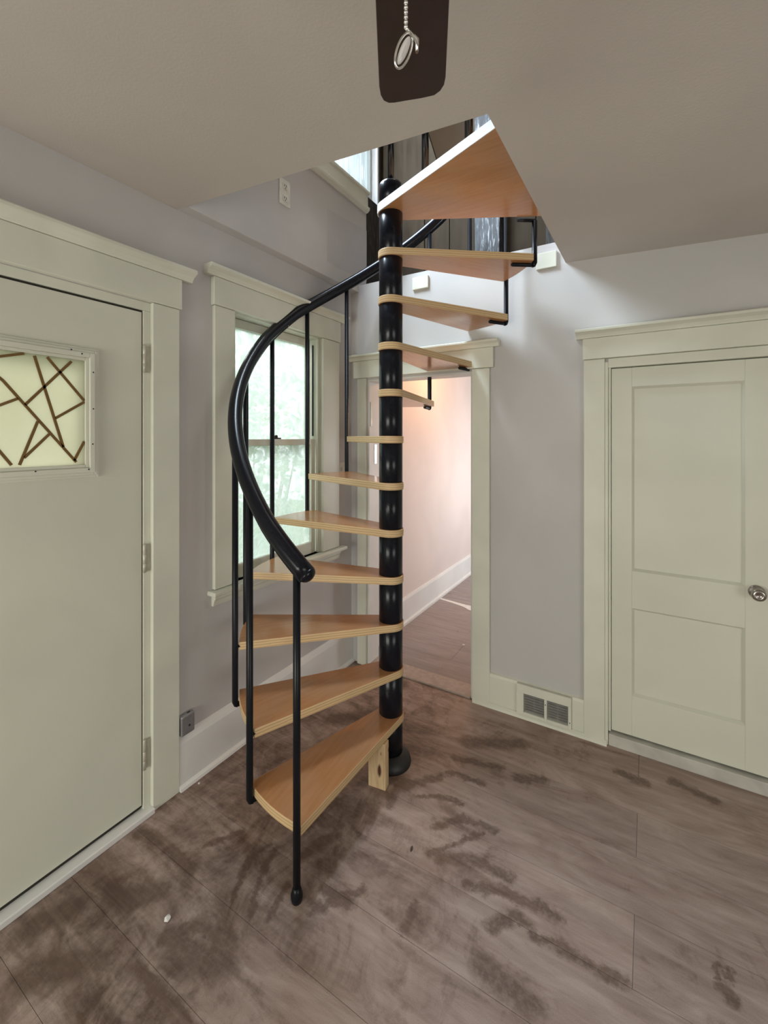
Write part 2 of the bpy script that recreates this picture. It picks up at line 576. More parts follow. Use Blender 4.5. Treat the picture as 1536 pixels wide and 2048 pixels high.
def struct(o, label=None, cat=None):
    o['kind'] = 'structure'
    if label:
        o['label'] = label
        o['category'] = cat
    return o


def empty(name, loc):
    o = bpy.data.objects.new(name, None)
    o.empty_display_size = 0.1
    C.objects.link(o)
    o.location = loc
    return o


def zc(x, y=0):
    """underside of the old, slightly sagging ceiling"""
    return 2.650 - 0.052 * x


# ------------------------------------------------------------------ room shell
# floor: base slab with recessed joints, then the planks one by one
fl = boxes('floor', [(-0.2, 4.6, -4.8, 4.2, -0.10, -0.003)], 'joint')
struct(fl, 'dusty brown plank floor of the room under the spiral stair', 'floor')


def plank(x0, x1, y0, y1):
    g = 0.0006
    h = 0.0012
    bm = bmesh.new()
    box(bm, x0 + h, x1 - h, y0 + g, y1 - g, -0.0029, 0.0)
    return obj('plank', bm, 'floor', fl)


ROW = 0.232
ye = 0.0
edges = [0.0, -0.18] + [-0.18 - ROW * k for k in range(1, 14)]
for r in range(len(edges) - 1):
    y1, y0 = edges[r], edges[r + 1]
    xs = [0.0, 1.80, 4.4] if r % 2 == 0 else [0.0, 3.62, 4.4]
    for a, b in zip(xs[:-1], xs[1:]):
        plank(a, b, y0, y1)
# the hall's planks beyond the doorway
for r in range(13):
    y0 = 0.13 + ROW * r
    xs = [0.0, (0.62 if r % 2 else 1.23), 1.7]
    for a, b in zip(xs[:-1], xs[1:]):
        plank(a, b, y0, y0 + ROW)

LW = 0.14   # wall thickness


def wall_l(lst):
    return [(-LW, 0.0) + b for b in lst]


# left wall with front door and window openings
wl = boxes('wall_left', wall_l([
    (-4.7, -2.47, 0, 2.72), (-2.47, -1.485, 2.19, 2.72), (-1.485, -1.06, 0, 2.72),
    (-1.06, -0.34, 0, 0.84), (-1.06, -0.34, 2.275, 2.72), (-0.34, 0.13, 0, 2.72)]), 'wall')
struct(wl, 'lavender grey painted left wall holding the front door and window', 'wall')
# back wall with the doorway and the right hand door opening
wb = boxes('wall_back', [
    (0.0, 0.14, 0, LW - 0.01, 0, 2.70), (0.14, 0.918, 0, LW - 0.01, 2.02, 2.70), (0.918, 1.655, 0, LW - 0.01, 0, 2.70),
    (1.655, 2.47, 0, LW - 0.01, 1.99, 2.70), (2.47, 4.5, 0, LW - 0.01, 0, 2.70)], 'wall')
struct(wb, 'lavender grey back wall between the hall doorway and the panelled door', 'wall')
struct(boxes('wall_right', [(4.4, 4.5, -4.7, -3.8, 0, 2.7), (4.4, 4.5, -2.0, 0.0, 0, 2.7), (4.4, 4.5, -3.8, -2.0, 0, 0.55), (4.4, 4.5, -3.8, -2.0, 1.6, 2.7)], 'wall'), 'grey painted right wall', 'wall')
struct(boxes('wall_front', [(0.0, 4.5, -4.8, -4.7, 0, 0.55), (0.0, 4.5, -4.8, -4.7, 1.6, 2.7), (1.7, 4.5, -4.8, -4.7, 0.55, 1.6)], 'wall'), 'grey painted wall facing the stair', 'wall')

# ceiling slab, cut away over the stair
FE0, FE1, RX = -1.367, -1.300, 1.430
bm = bmesh.new()
prism(bm, [(0, -4.7), (4.4, -4.7), (4.4, FE1), (RX, FE1), (0, FE0)], zc, 2.735)
prism(bm, [(RX, FE1), (4.4, FE1), (4.4, 0.0), (RX + 0.020, 0.0)], zc, 2.735)
bmesh.ops.remove_doubles(bm, verts=bm.verts[:], dist=0.0005)
ce = obj('ceiling', bm, 'ceiling')
struct(ce, 'warm grey ceiling cut away around the spiral stair', 'ceiling')
# upstairs floor and stairwell rim
bm = bmesh.new()
prism(bm, [(-0.1, -4.7), (4.4, -4.7), (4.4, FE1), (RX, FE1), (-0.1, FE0)], 2.735, 2.76)
prism(bm, [(RX, FE1), (4.4, FE1), (4.4, 0.6), (RX + 0.020, 0.6)], 2.735, 2.76)
struct(obj('upper_floor', bm, 'boards'), 'upstairs floor around the stair opening', 'floor')

# upstairs left wall, a little proud of the wall below, with its window
UX = 0.065
WB, WT, WY0, WY1 = 3.415, 4.42, -1.32, 0.30
uw = boxes('wall_upper_left', [
    (-0.10, UX, FE0, 0.100, 2.652, WB), (-0.10, UX, -4.7, FE0, 2.765, WB), (-0.10, UX, -4.7, WY0, WB, 5.0), (-0.10, UX - 0.03, WY1, 0.325, WB, 5.0), (-0.10, 0.0, 0.325, 0.50, WB, 5.0), (-0.10, UX, WY0, WY1, WT, 5.0)], 'wall', bevel=0.004)
struct(uw, 'lavender grey upper wall standing proud beside the stairwell', 'wall')
# touched-up paint as thin coats of filler
bm = bmesh.new()
prism(bm, [(UX, -0.36), (UX + 0.0012, -0.36), (UX + 0.0012, 0.10), (UX, 0.10)], lambda x, y: 2.75 + 0.02 * math.sin(9 * y), lambda x, y: 3.12 + 0.03 * math.sin(5 * y))
obj('filler_patch', bm, 'wall_patch', uw)

# upstairs back: dark boards, one by one, and the beige plaster beyond
ub = boxes('wall_upper_back', [(0.0, 1.62, 0.42, 0.46, 2.60, 3.34), (-0.09, 0.012, 0.326, 0.42, 2.60, 4.6)], 'gap')
struct(ub, 'dark brown boarded wall at the back of the stairwell', 'wall')
xs = [0.0, 0.21, 0.40, 0.60, 0.79, 1.00, 1.21, 1.42, 1.62]
for i, (a, b) in enumerate(zip(xs[:-1], xs[1:])):
    bm = bmesh.new()
    d = 0.004 * ((i * 3) % 4)
    top = 3.34
    y0 = 0.395 - d
    if i < 3:   # tall boards, sawn to the rake of the attic
        zl = 4.9 - 1.6 * 0 if i == 0 else None
        za = 3.90 + 3.8 * (0.42 - a) if i else 4.9
        zb = max(3.34, 3.90 + 3.8 * (0.42 - b)) if i else 4.7
        zb = max(3.34, zb)
        za = min(4.9, max(3.34, za))
        vs = []
        for yy in (y0, 0.42):
            vs.append([bm.verts.new(v) for v in ((a + 0.002, yy, 2.6), (b - 0.002, yy, 2.6), (b - 0.002, yy, zb), (a + 0.002, yy, za))])
        A, B = vs
        bm.faces.new(A); bm.faces.new(B[::-1])
        for k in range(4):
            bm.faces.new((A[k], B[k], B[(k + 1) % 4], A[(k + 1) % 4]))
    else:
        box(bm, a + 0.002, b - 0.002, y0, 0.42, 2.6, top)
    obj('board', bm, 'boards', ub, 0.002)
struct(boxes('trim_1', [(0.82, 0.995, 0.30, 0.385, 2.60, 4.6)], 'weathered', bevel=0.006), 'weathered dark stud with pale worn streaks above the back wall', 'stud')
struct(boxes('trim_2', [(-0.09, 0.05, 0.102, 0.30, 2.60, 3.41)], 'timber', bevel=0.004), 'rough black timber post in the stairwell corner', 'post')
struct(boxes('trim_3', [(1.30, 1.44, 0.24, 0.36, 2.60, 3.3)], 'timber', bevel=0.004), 'dark timber beside the cut ceiling edge', 'post')
# attic shell
struct(boxes('wall_upper_far', [(-0.1, 4.5, 1.3, 1.4, 2.4, 5.1)], 'attic'), 'beige plaster wall far behind the dark boards', 'wall')
struct(boxes('wall_upper_right', [(4.4, 4.5, -4.7, 1.4, 2.76, 5.1)], 'attic'), 'beige attic wall', 'wall')
struct(boxes('wall_upper_front', [(-0.1, 4.5, -4.8, -4.7, 2.7, 5.1)], 'attic'), 'beige attic wall at the front', 'wall')
struct(boxes('ceiling_upper', [(-0.1, 4.5, -4.8, 1.4, 5.0, 5.1)], 'attic'), 'beige attic ceiling', 'ceiling')
struct(boxes('wall_upper_corner', [(-0.1, 0.0, 0.5, 1.4, 2.4, 5.0)], 'attic'), 'beige attic corner wall', 'wall')

# hall beyond the doorway
struct(boxes('wall_hall_left', [(-LW, 0.03, 0.13, 4.1, 0, 2.6)], 'hall_wall'), 'pale pink hall wall lit warm at the top', 'wall')
struct(boxes('wall_hall_right', [(1.70, 1.80, 0.13, 1.75, 0, 2.6), (1.70, 1.80, 2.75, 4.1, 0, 2.6), (1.70, 1.80, 1.75, 2.75, 0, 0.6), (1.70, 1.80, 1.75, 2.75, 1.9, 2.6)], 'hall_wall'), 'pale pink hall wall on the right', 'wall')
struct(boxes('wall_hall_far', [(-LW, 1.8, 4.0, 4.1, 0, 2.6)], 'hall_wall'), 'pale pink far end of the hall', 'wall')
struct(boxes('ceiling_hall', [(-LW, 1.8, 0.13, 4.1, 2.56, 2.6)], 'hall_wall'), 'hall ceiling', 'ceiling')
bh = bmesh.new()
extrude_profile(bh, [(0.03, 0), (0.05, 0), (0.05, 0.205), (0.044, 0.222), (0.03, 0.226)], 'y', 0.135, 3.99)
extrude_profile(bh, [(0.05, 0), (0.066, 0), (0.066, 0.02), (0.05, 0.03)], 'y', 0.135, 3.99)
struct(obj('baseboard_hall', bh, 'white_trim'), 'white hall baseboard running away behind the pole', 'baseboard')

# baseboards of the room
bm = bmesh.new()
extrude_profile(bm, [(0, 0), (0.018, 0), (0.018, 0.205), (0.013, 0.222), (0.006, 0.240), (0, 0.243)], 'y', -1.366, -0.001)
o = obj('baseboard_left', bm, 'white_trim')
struct(o, 'white baseboard under the window on the left wall', 'baseboard')
bm = bmesh.new()
extrude_profile(bm, [(0.0, 0), (0.034, 0), (0.031, 0.012), (0.018, 0.022), (0.0, 0.022)], 'y', -1.366, -0.004)
obj('shoe_moulding', bm, 'white_trim', o)
bm = bmesh.new()
extrude_profile(bm, [(0, 0), (-0.018, 0), (-0.018, 0.182), (-0.012, 0.195), (0, 0.20)], 'x', 1.024, 1.545)
o = obj('baseboard_back', bm, 'trim')
struct(o, 'white baseboard between the doorway and the panelled door', 'baseboard')
bm = bmesh.new()
extrude_profile(bm, [(-0.017, 0), (-0.036, 0), (-0.033, 0.012), (-0.022, 0.024), (-0.017, 0.024)], 'x', 0.925, 1.655)
obj('shoe_moulding', bm, 'trim', o)


# ------------------------------------------------------------------ trim sets
def cornice_y(name, y0, y1, z0, z1, x0, x1, mat, parent):
    """crown cap running along the left wall"""
    bm = bmesh.new()
    h = z1 - z0
    extrude_profile(bm, [(-0.0, z0), (x0, z0), (x0 + 0.004, z0 + 0.18 * h), (x0 + 0.35 * (x1 - x0), z0 + 0.42 * h), (x1 - 0.006, z0 + 0.62 * h), (x1, z0 + 0.66 * h), (x1, z1 - 0.004), (x1 - 0.004, z1), (0, z1)], 'y', y0, y1)
    return obj(name, bm, mat, parent, 0.0015)


def cornice_x(name, xa, xb, z0, z1, y0, y1, mat, parent):
    bm = bmesh.new()
    h = z1 - z0
    extrude_profile(bm, [(0.0, z0), (-y0, z0), (-y0 - 0.004, z0 + 0.18 * h), (-y0 - 0.35 * (y1 - y0), z0 + 0.42 * h), (-y1 + 0.006, z0 + 0.62 * h), (-y1, z0 + 0.66 * h), (-y1, z1 - 0.004), (-y1 + 0.004, z1), (0, z1)], 'x', xa, xb)
    return obj(name, bm, mat, parent, 0.0015)


# --- front door in the left wall
d1 = empty('door_1', (0.0, -1.98, 0.0))
struct(d1, 'off white flush front door with a small leaded light', 'door')
LY0, LY1, LZ0, LZ1 = -2.255, -1.747, 1.507, 1.902   # opening of the light
D0, D1 = -2.437, -1.525
boxes('door_leaf', [(-0.045, -0.004, D0, LY0, 0.0435, 2.143), (-0.045, -0.004, LY1, D1, 0.0435, 2.143), (-0.045, -0.004, LY0, LY1, 0.0435, LZ0), (-0.045, -0.004, LY0, LY1, LZ1, 2.143)], 'door', d1)
# moulded frame of the light
fr = bmesh.new()
for (a, b, x) in ((0.050, 0.041, 0.006), (0.041, 0.030, 0.013), (0.030, 0.012, 0.020), (0.012, 0.0, 0.012)):
    oy0, oy1, oz0, oz1 = LY0 - a, LY1 + a, LZ0 - a, LZ1 + a
    iy0, iy1, iz0, iz1 = LY0 - b, LY1 + b, LZ0 - b, LZ1 + b
    box(fr, -0.004, x, oy0, iy0, oz0, oz1)
    box(fr, -0.004, x, iy1, oy1, oz0, oz1)
    box(fr, -0.004, x, iy0, iy1, oz0, iz0)
    box(fr, -0.004, x, iy0, iy1, iz1, oz1)
lite = obj('light_frame', fr, 'trim', d1, 0.002)
bm = bmesh.new()
box(bm, 0.0, 0.004, LY0, LY1, LZ0, LZ1)
obj('glass_pane', bm, 'glass_cream', lite)['label'] = 'cream frosted glass pane behind brass cames'
CAMES = [[(-1.992, 1.799), (-1.776, 1.518)], [(-1.906, 1.896), (-1.818, 1.575)], [(-1.868, 1.897), (-1.749, 1.75)], [(-1.792, 1.893), (-1.933, 1.722)], [(-1.844, 1.679), (-1.749, 1.745)],
         [(-1.896, 1.667), (-1.948, 1.516)], [(-1.862, 1.622), (-1.935, 1.54)], [(-1.783, 1.523), (-1.749, 1.595)], [(-1.952, 1.743), (-2.08, 1.675)], [(-1.992, 1.799), (-2.10, 1.90)],
         [(-1.935, 1.899), (-2.06, 1.86)], [(-1.97, 1.517), (-2.09, 1.70)], [(-2.09, 1.70), (-2.25, 1.79)], [(-2.10, 1.58), (-2.25, 1.52)]]
for (a, b) in CAMES:
    va, vb = Vector((0.0045, *a)), Vector((0.0045, *b))
    bm = bmesh.new()
    d = (vb - va).normalized()
    n = Vector((0, -d.z, d.y)) * 0.0044
    pr = [va + n, va - n, vb - n, vb + n]
    lo = [bm.verts.new(p + Vector((-0.003, 0, 0))) for p in pr]
    hi = [bm.verts.new(p + Vector((0.003, 0, 0))) for p in pr]
    bm.faces.new(lo[::-1]); bm.faces.new(hi)
    for k in range(4):
        bm.faces.new((lo[k], lo[(k + 1) % 4], hi[(k + 1) % 4], hi[k]))
    obj('came', bm, 'came', lite)
# nail heads on the light frame
for (y, z) in ((-1.726, 1.86), (-1.726, 1.72), (-1.728, 1.585), (-1.742, 1.489), (-1.91, 1.492), (-1.765, 1.925), (-1.80, 1.935)):
    bm = bmesh.new()
    lathe(bm, [(0.0028, 0.0), (0.0028, 0.001)], 0, 0, 8)
    bmesh.ops.rotate(bm, verts=bm.verts[:], matrix=Matrix.Rotation(R(90), 3, 'Y'))
    bmesh.ops.translate(bm, verts=bm.verts[:], vec=(0.0202, y + 0.002, z))
    obj('nail_head', bm, 'slot', lite)
# jamb, stop and casing
boxes('jamb', [(-LW, -0.0005, -1.519, -1.486, 0.0, 2.1525), (-LW, -0.0005, -2.47, -2.443, 0.0, 2.1525), (-LW, -0.0005, -2.47, -1.486, 2.153, 2.19)], 'trim', d1, 0.002)
boxes('casing', [(0.0, 0.022, -1.490, -1.366, 0.0, 2.190)], 'trim', d1, 0.003)
boxes('casing', [(0.0, 0.022, -2.594, -2.470, 0.0, 2.190)], 'trim', d1, 0.003)
boxes('header_board', [(0.0, 0.028, -2.606, -1.356, 2.1915, 2.326)], 'trim', d1, 0.003)
cornice_y('cornice', -2.655, -1.305, 2.327, 2.378, 0.030, 0.068, 'trim', d1)
boxes('threshold', [(-0.05, 0.036, -2.60, -1.488, 0.0, 0.024)], 'white_trim', d1, 0.004)
boxes('gap_shade', [(-0.045, -0.014, D0, D1, 0.0245, 0.043), (-0.045, -0.010, D0, D1, 2.1432, 2.1525), (-0.045, -0.010, D1 + 0.0005, -1.5195, 0.03, 2.1525), (-0.0455, -0.045, -2.443, D0, 0.0245, 2.1525)], 'gap', d1)  # dark strips stand in for the shade inside the door's gaps
for z0, z1 in ((1.888, 2.001), (1.035, 1.151), (0.195, 0.318)):
    bm = bmesh.new()
    lathe(bm, [(0.007, z0), (0.007, z0 + 0.035), (0.0062, z0 + 0.036), (0.007, z0 + 0.037), (0.007, z0 + 0.075), (0.0062, z0 + 0.076), (0.007, z0 + 0.077), (0.007, z1), (0.004, z1 + 0.006)], 0.006, -1.5185, 12)
    box(bm, -0.001, 0.003, -1.516, -1.492, z0, z1)
    obj('hinge', bm, 'hinge', d1)

# --- window in the left wall
w1 = empty('window_1', (0.0, -0.71, 0.84))
struct(w1, 'white double hung window beside the spiral stair', 'window')
boxes('casing', [(0.0, 0.022, -1.178, -1.056, 0.86, 2.262)], 'trim', w1, 0.003)
boxes('casing', [(0.0, 0.022, -0.345, -0.172, 0.86, 2.262)], 'trim', w1, 0.003)
boxes('header_board', [(0.0, 0.028, -1.186, -0.164, 2.2635, 2.402)], 'trim', w1, 0.003)
cornice_y('cornice', -1.228, -0.105, 2.403, 2.450, 0.030, 0.066, 'trim', w1)
boxes('stool', [(-0.06, 0.058, -1.205, -0.125, 0.836, 0.858)], 'trim', w1, 0.005)
bm = bmesh.new()
extrude_profile(bm, [(0, 0.778), (0.014, 0.778), (0.018, 0.79), (0.022, 0.806), (0.030, 0.816), (0.030, 0.835), (0, 0.835)], 'y', -1.182, -0.164)
obj('apron', bm, 'trim', w1, 0.0015)
boxes('jamb', [(-LW, 0.0, -1.06, -1.05, 0.842, 2.27), (-LW, 0.0, -0.352, -0.34, 0.842, 2.27), (-LW, 0.0, -1.05, -0.352, 2.256, 2.272), (-LW, 0.0, -1.05, -0.352, 0.836, 0.858)], 'trim', w1)
boxes('stop_bead', [(-0.022, -0.004, -1.05, -1.032, 0.86, 2.256), (-0.022, -0.004, -0.37, -0.352, 0.86, 2.256)], 'trim', w1, 0.003)
boxes('track', [(-0.063, -0.055, -0.360, -0.3525, 1.62, 2.22)], 'slot', w1)['label'] = 'dark exposed sash track'


def sash(name, x0, x1, y0, y1, z0, z1, st, top, bot, glass, parent, lab=None):
    s = boxes(name, [(x0, x1, y0, y0 + st, z0, z1), (x0, x1, y1 - st, y1, z0, z1), (x0, x1, y0 + st, y1 - st, z0, z0 + bot), (x0, x1, y0 + st, y1 - st, z1 - top, z1)], 'trim', parent, 0.003)
    xm = (x0 + x1) / 2
    boxes('glass_pane', [(xm - 0.002, xm + 0.002, y0 + st, y1 - st, z0 + bot, z1 - top)], glass, s)
    return s


s_lo = sash('lower_sash', -0.058, -0.024, -1.032, -0.372, 0.860, 1.600, 0.038, 0.036, 0.075, 'glass', w1)
s_up = sash('upper_sash', -0.098, -0.064, -1.048, -0.374, 1.562, 2.254, 0.038, 0.05, 0.036, 'glass', w1)
bm = bmesh.new()
box(bm, -0.052, -0.030, -0.735, -0.675, 1.6005, 1.609)
lathe(bm, [(0.010, 1.609), (0.010, 1.620), (0.006, 1.624)], -0.041, -0.705, 12)
obj('sash_lock', bm, 'bronze', s_lo, 0.001)

# --- upstairs window, its sill trim and curtain
w2 = empty('window_2', (UX, -0.56, WB))
struct(w2, 'bright upstairs window above the stairwell trim', 'window')
boxes('stool', [(-0.05, UX + 0.030, -1.44, 0.105, 3.392, 3.412)], 'trim', w2, 0.004)
bm = bmesh.new()
extrude_profile(bm, [(UX, 3.258), (UX + 0.012, 3.258), (UX + 0.030, 3.272), (UX + 0.034, 3.290), (UX + 0.016, 3.304), (UX + 0.014, 3.382), (UX + 0.02, 3.3915), (UX, 3.3915)], 'y', -1.42, 0.098)
obj('apron', bm, 'trim', w2, 0.0015)
sash('sash', -0.06, -0.02, WY0 + 0.01, -0.30, WB, WT, 0.05, 0.05, 0.06, 'glass_up', w2)
sash('sash', -0.06, -0.02, -0.295, WY1 - 0.01, WB, WT, 0.05, 0.05, 0.06, 'glass_up', w2)
cu = bmesh.new()
N = 60
row0, row1 = [], []
for i in range(N + 1):
    t = i / N
    y = -0.30 + 0.52 * t
    x = 0.014 + 0.013 * math.sin(t * 38) + 0.005 * math.sin(t * 91)
    row0.append(cu.verts.new((x, y, 3.435)))
    row1.append(cu.verts.new((x * 0.7 + 0.004, y, 4.40)))
for i in range(N):
    cu.faces.new((row0[i], row0[i + 1], row1[i + 1], row1[i])).smooth = True
cur = obj('curtain', cu, 'curtain')
tag(cur, 'thin white pleated curtain hanging in the upstairs window', 'curtain')

# --- hall doorway in the back wall
d3 = empty('door_3', (0.53, 0.0, 0.0))
struct(d3, 'white cased doorway from the room into the pink hall', 'doorway')
boxes('casing', [(0.066, 0.139, -0.022, 0.0, 0.0, 2.028)], 'trim', d3, 0.003)
boxes('casing', [(0.918, 1.028, -0.022, 0.0, 0.0, 2.028)], 'trim', d3, 0.003)
boxes('header_board', [(0.036, 1.052, -0.030, 0.0, 2.0295, 2.150)], 'trim', d3, 0.003)
cornice_x('cornice', 0.003, 1.088, 2.151, 2.193, 0.030, 0.066, 'trim', d3)
boxes('jamb', [(0.1395, 0.155, 0.0005, LW - 0.012, 0.0, 2.005), (0.904, 0.9175, 0.0005, LW - 0.012, 0.0, 2.005), (0.139, 0.918, 0.0005, LW - 0.012, 2.005, 2.0195)], 'white_trim', d3, 0.002)
boxes('saddle', [(0.155, 0.904, -0.012, LW - 0.012, 0.0, 0.012)], 'saddle', d3, 0.004)
boxes('hinge', [(0.1555, 0.159, 0.012, 0.034, 1.69, 1.86)], 'hinge', d3, 0.001)
boxes('strike_plate', [(0.1555, 0.158, 0.066, 0.096, 1.42, 1.56)], 'knob', d3, 0.001)

# --- panelled door in the back wall
d2 = empty('door_2', (2.06, 0.0, 0.067))
struct(d2, 'off white two panel door with a nickel knob on the right', 'door')
DX0, DX1, DZ0, DZ1 = 1.674, 2.45, 0.070, 1.972
PX0, PX1 = 1.768, 2.222
YF, YB = 0.012, 0.050
boxes('stile', [(DX0, PX0, YF, YB, DZ0, DZ1)], 'door', d2, 0.002)
boxes('stile', [(PX1, DX1, YF, YB, DZ0, DZ1)], 'door', d2, 0.002)
for z0, z1 in ((DZ0, 0.277), (0.728, 0.922), (1.872, DZ1)):
    boxes('rail', [(PX0 - 0.0005, PX1 + 0.0005, YF, YB, z0, z1)], 'door', d2, 0.002)
for z0, z1 in ((0.277, 0.728), (0.922, 1.872)):
    bm = bmesh.new()
    box(bm, PX0, PX1, YF + 0.017, YB - 0.004, z0, z1)
    # bed moulding: a sloped lip round the flat panel
    g = 0.010
    o_ = [(PX0, YF + 0.002, z0), (PX1, YF + 0.002, z0), (PX1, YF + 0.002, z1), (PX0, YF + 0.002, z1)]
    i_ = [(PX0 + g, YF + 0.016, z0 + g), (PX1 - g, YF + 0.016, z0 + g), (PX1 - g, YF + 0.016, z1 - g), (PX0 + g, YF + 0.016, z1 - g)]
    A = [bm.verts.new(v) for v in o_]
    B = [bm.verts.new(v) for v in i_]
    for k in range(4):
        bm.faces.new((A[k], A[(k + 1) % 4], B[(k + 1) % 4], B[k]))
    obj('panel', bm, 'door', d2)
boxes('casing', [(1.544, 1.645, -0.022, 0.0, 0.0, 2.024)], 'trim', d2, 0.003)
boxes('casing', [(2.478, 2.58, -0.022, 0.0, 0.0, 2.024)], 'trim', d2, 0.003)
boxes('header_board', [(1.540, 2.584, -0.030, 0.0, 2.0255, 2.136)], 'trim', d2, 0.003)
cornice_x('cornice', 1.506, 2.62, 2.137, 2.183, 0.030, 0.068, 'trim', d2)
boxes('jamb', [(1.645, 1.660, -0.016, 0.10, 0.0, 2.006), (1.660, 1.672, 0.0, 0.10, 0.066, 1.992), (2.452, 2.478, -0.012, 0.10, 0.0, 2.006), (1.660, 2.452, -0.012, 0.10, 1.976, 2.024)], 'trim', d2, 0.002)
boxes('stop', [(1.674, 2.450, 0.0515, 0.10, 0.066, 1.975)], 'gap', d2)
boxes('threshold', [(1.662, 2.478, -0.016, 0.10, 0.0, 0.060)], 'sill_grey', d2, 0.003)
kn = bmesh.new()
lathe(kn, [(0.030, 0.0), (0.031, 0.004), (0.024, 0.009), (0.011, 0.011), (0.011, 0.028), (0.020, 0.033), (0.0275, 0.042), (0.0285, 0.052), (0.024, 0.061), (0.012, 0.065), (0.011, 0.063), (0.002, 0.063)], 0, 0, 28)
bmesh.ops.rotate(kn, verts=kn.verts[:], matrix=Matrix.Rotation(R(90), 3, 'X'))
bmesh.ops.translate(kn, verts=kn.verts[:], vec=(2.262, YF, 0.905))
obj('knob', kn, 'knob', d2)['label'] = 'round nickel door knob'

# ------------------------------------------------------------------ spiral staircase
# pole axis found from the picture: (0.030, 2.16) in the camera's frame
PXc, PYc = 0.034, 2.16
PX = 1.839 + math.cos(YAW) * PXc - math.sin(YAW) * PYc
PY = -2.567 + math.sin(YAW) * PXc + math.cos(YAW) * PYc
PH0, STEP, WID = R(27.0), R(21.72), R(25.0)
RT, RB, RISE, Z0, TT = 0.716, 0.733, 0.2286, 0.246, 0.036
RP = 0.0585


def psi(ph):
    """stair angle -> room angle (the stair climbs clockwise)"""
    return R(-90) - ph + YAW


st = empty('spiral_staircase', (PX, PY, 0.0))
tag(st, 'black spiral staircase with tan plywood treads winding up to the ceiling opening', 'staircase')

# base flange and pole
bm = bmesh.new()
lathe(bm, [(0.099, 0.0), (0.100, 0.010), (0.097, 0.022), (0.090, 0.034), (0.080, 0.044), (0.068, 0.052), (0.060, 0.058)], PX, PY, 40)
obj('base_flange', bm, 'cast', st)
ztop = [Z0 + RISE * i for i in range(12)]
prev = 0.055
for i, z in enumerate(ztop):
    bm = bmesh.new()
    lathe(bm, [(RP - 0.002, prev), (RP, prev + 0.002), (RP, z - TT - 0.0015), (RP - 0.002, z - TT)], PX, PY, 40)
    obj('pole_sleeve', bm, 'black', st)
    prev = z
bm = bmesh.new()
lathe(bm, [(RP, prev), (RP, prev + 0.098), (RP - 0.004, prev + 0.108), (RP - 0.014, prev + 0.114), (0.016, prev + 0.117)], PX, PY, 40)
obj('pole_cap', bm, 'black', st)


def tangent(ax, ay, r, side):
    """point where the line from (ax, ay) touches the hub circle"""
    d = math.hypot(ax, ay)
    a = math.atan2(ay, ax)
    b = math.acos(r / d)
    return a + side * b


def tread_mesh(wid, name, outer_arc=True, rr=RT, ext=0.0):
    """local coordinates: leading edge at angle 0, trailing edge at -wid (clockwise)"""
    rh = RP + 0.005
    lead = (rr * math.cos(0), rr * math.sin(0))
    trail = (rr * math.cos(-wid), rr * math.sin(-wid))
    tl = tangent(*lead, rh, 1)
    tt = tangent(*trail, rh, -1)
    poly = []
    n = 8
    cr = 0.010
    if outer_arc:
        for k in range(n + 1):           # outer end, trailing to leading
            a = -wid + wid * k / n
            poly.append((rr * math.cos(a), rr * math.sin(a)))
    else:
        poly += [trail, lead]
    # hub, from the leading tangent the long way round to the trailing tangent
    a0, a1 = tl, tt
    while a1 < a0:
        a1 += 2 * math.pi
    m = 20
    for k in range(m + 1):
        a = a0 + (a1 - a0) * k / m
        poly.append((rh * math.cos(a), rh * math.sin(a)))
    bm = bmesh.new()
    prism(bm, poly, -TT, 0.0, 0, 1)
    bmesh.ops.recalc_face_normals(bm, faces=bm.faces[:])
    me = bpy.data.meshes.new(name)
    bm.to_mesh(me)
    bm.free()
    return me


tme = tread_mesh(WID, 'tread')
tme.materials.append(M['tread'])
tme.materials.append(M['ply'])
for i in range(11):
    o = bpy.data.objects.new('tread', tme)
    C.objects.link(o)
    o.parent = st
    o.location = (0, 0, ztop[i])
    o.rotation_euler = (0, 0, psi(PH0 + STEP * i))
    md = o.modifiers.new('edge', 'BEVEL')
    md.width = 0.003
    md.segments = 2
    md.limit_method = 'ANGLE'
# landing platform: wedge of sixty degrees with a straight outer side along the ceiling edge
PW = R(61.0)
lead_ang = psi(PH0 + STEP * 11)
a_xy = (1.392, -1.036)
b_xy = (1.392, -0.290)
la = math.atan2(b_xy[1] - PY, b_xy[0] - PX)
rh = RP + 0.005
A = (a_xy[0] - PX, a_xy[1] - PY)
B = (b_xy[0] - PX, b_xy[1] - PY)
tb = tangent(*B, rh, 1)
ta = tangent(*A, rh, -1)
poly = [A, B]
a1 = ta
while a1 < tb:
    a1 += 2 * math.pi
hub = [(rh * math.cos(tb + (a1 - tb) * k / 20), rh * math.sin(tb + (a1 - tb) * k / 20)) for k in range(21)]
poly += hub
bm = bmesh.new()
prism(bm, [(p[0] + PX, p[1] + PY) for p in poly], ztop[11] - 0.040, ztop[11], 0, 1)
pf = obj('landing', bm, ['tread', 'ply'], st, 0.002)
# white strip: window light painted into the landing's front edge, carried round the hub
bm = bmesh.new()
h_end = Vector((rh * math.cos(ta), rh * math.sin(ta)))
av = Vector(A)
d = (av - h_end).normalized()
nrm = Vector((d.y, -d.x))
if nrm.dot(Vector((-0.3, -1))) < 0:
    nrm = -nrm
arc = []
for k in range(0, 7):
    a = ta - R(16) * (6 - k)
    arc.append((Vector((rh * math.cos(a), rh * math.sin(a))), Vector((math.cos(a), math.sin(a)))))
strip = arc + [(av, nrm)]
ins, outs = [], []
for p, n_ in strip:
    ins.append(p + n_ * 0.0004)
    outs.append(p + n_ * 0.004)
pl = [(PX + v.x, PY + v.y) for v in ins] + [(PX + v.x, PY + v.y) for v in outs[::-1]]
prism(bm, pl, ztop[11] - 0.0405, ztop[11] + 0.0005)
obj('lit_edge', bm, 'lit_edge', pf)['label'] = 'landing front edge coloured white for the window light on it'


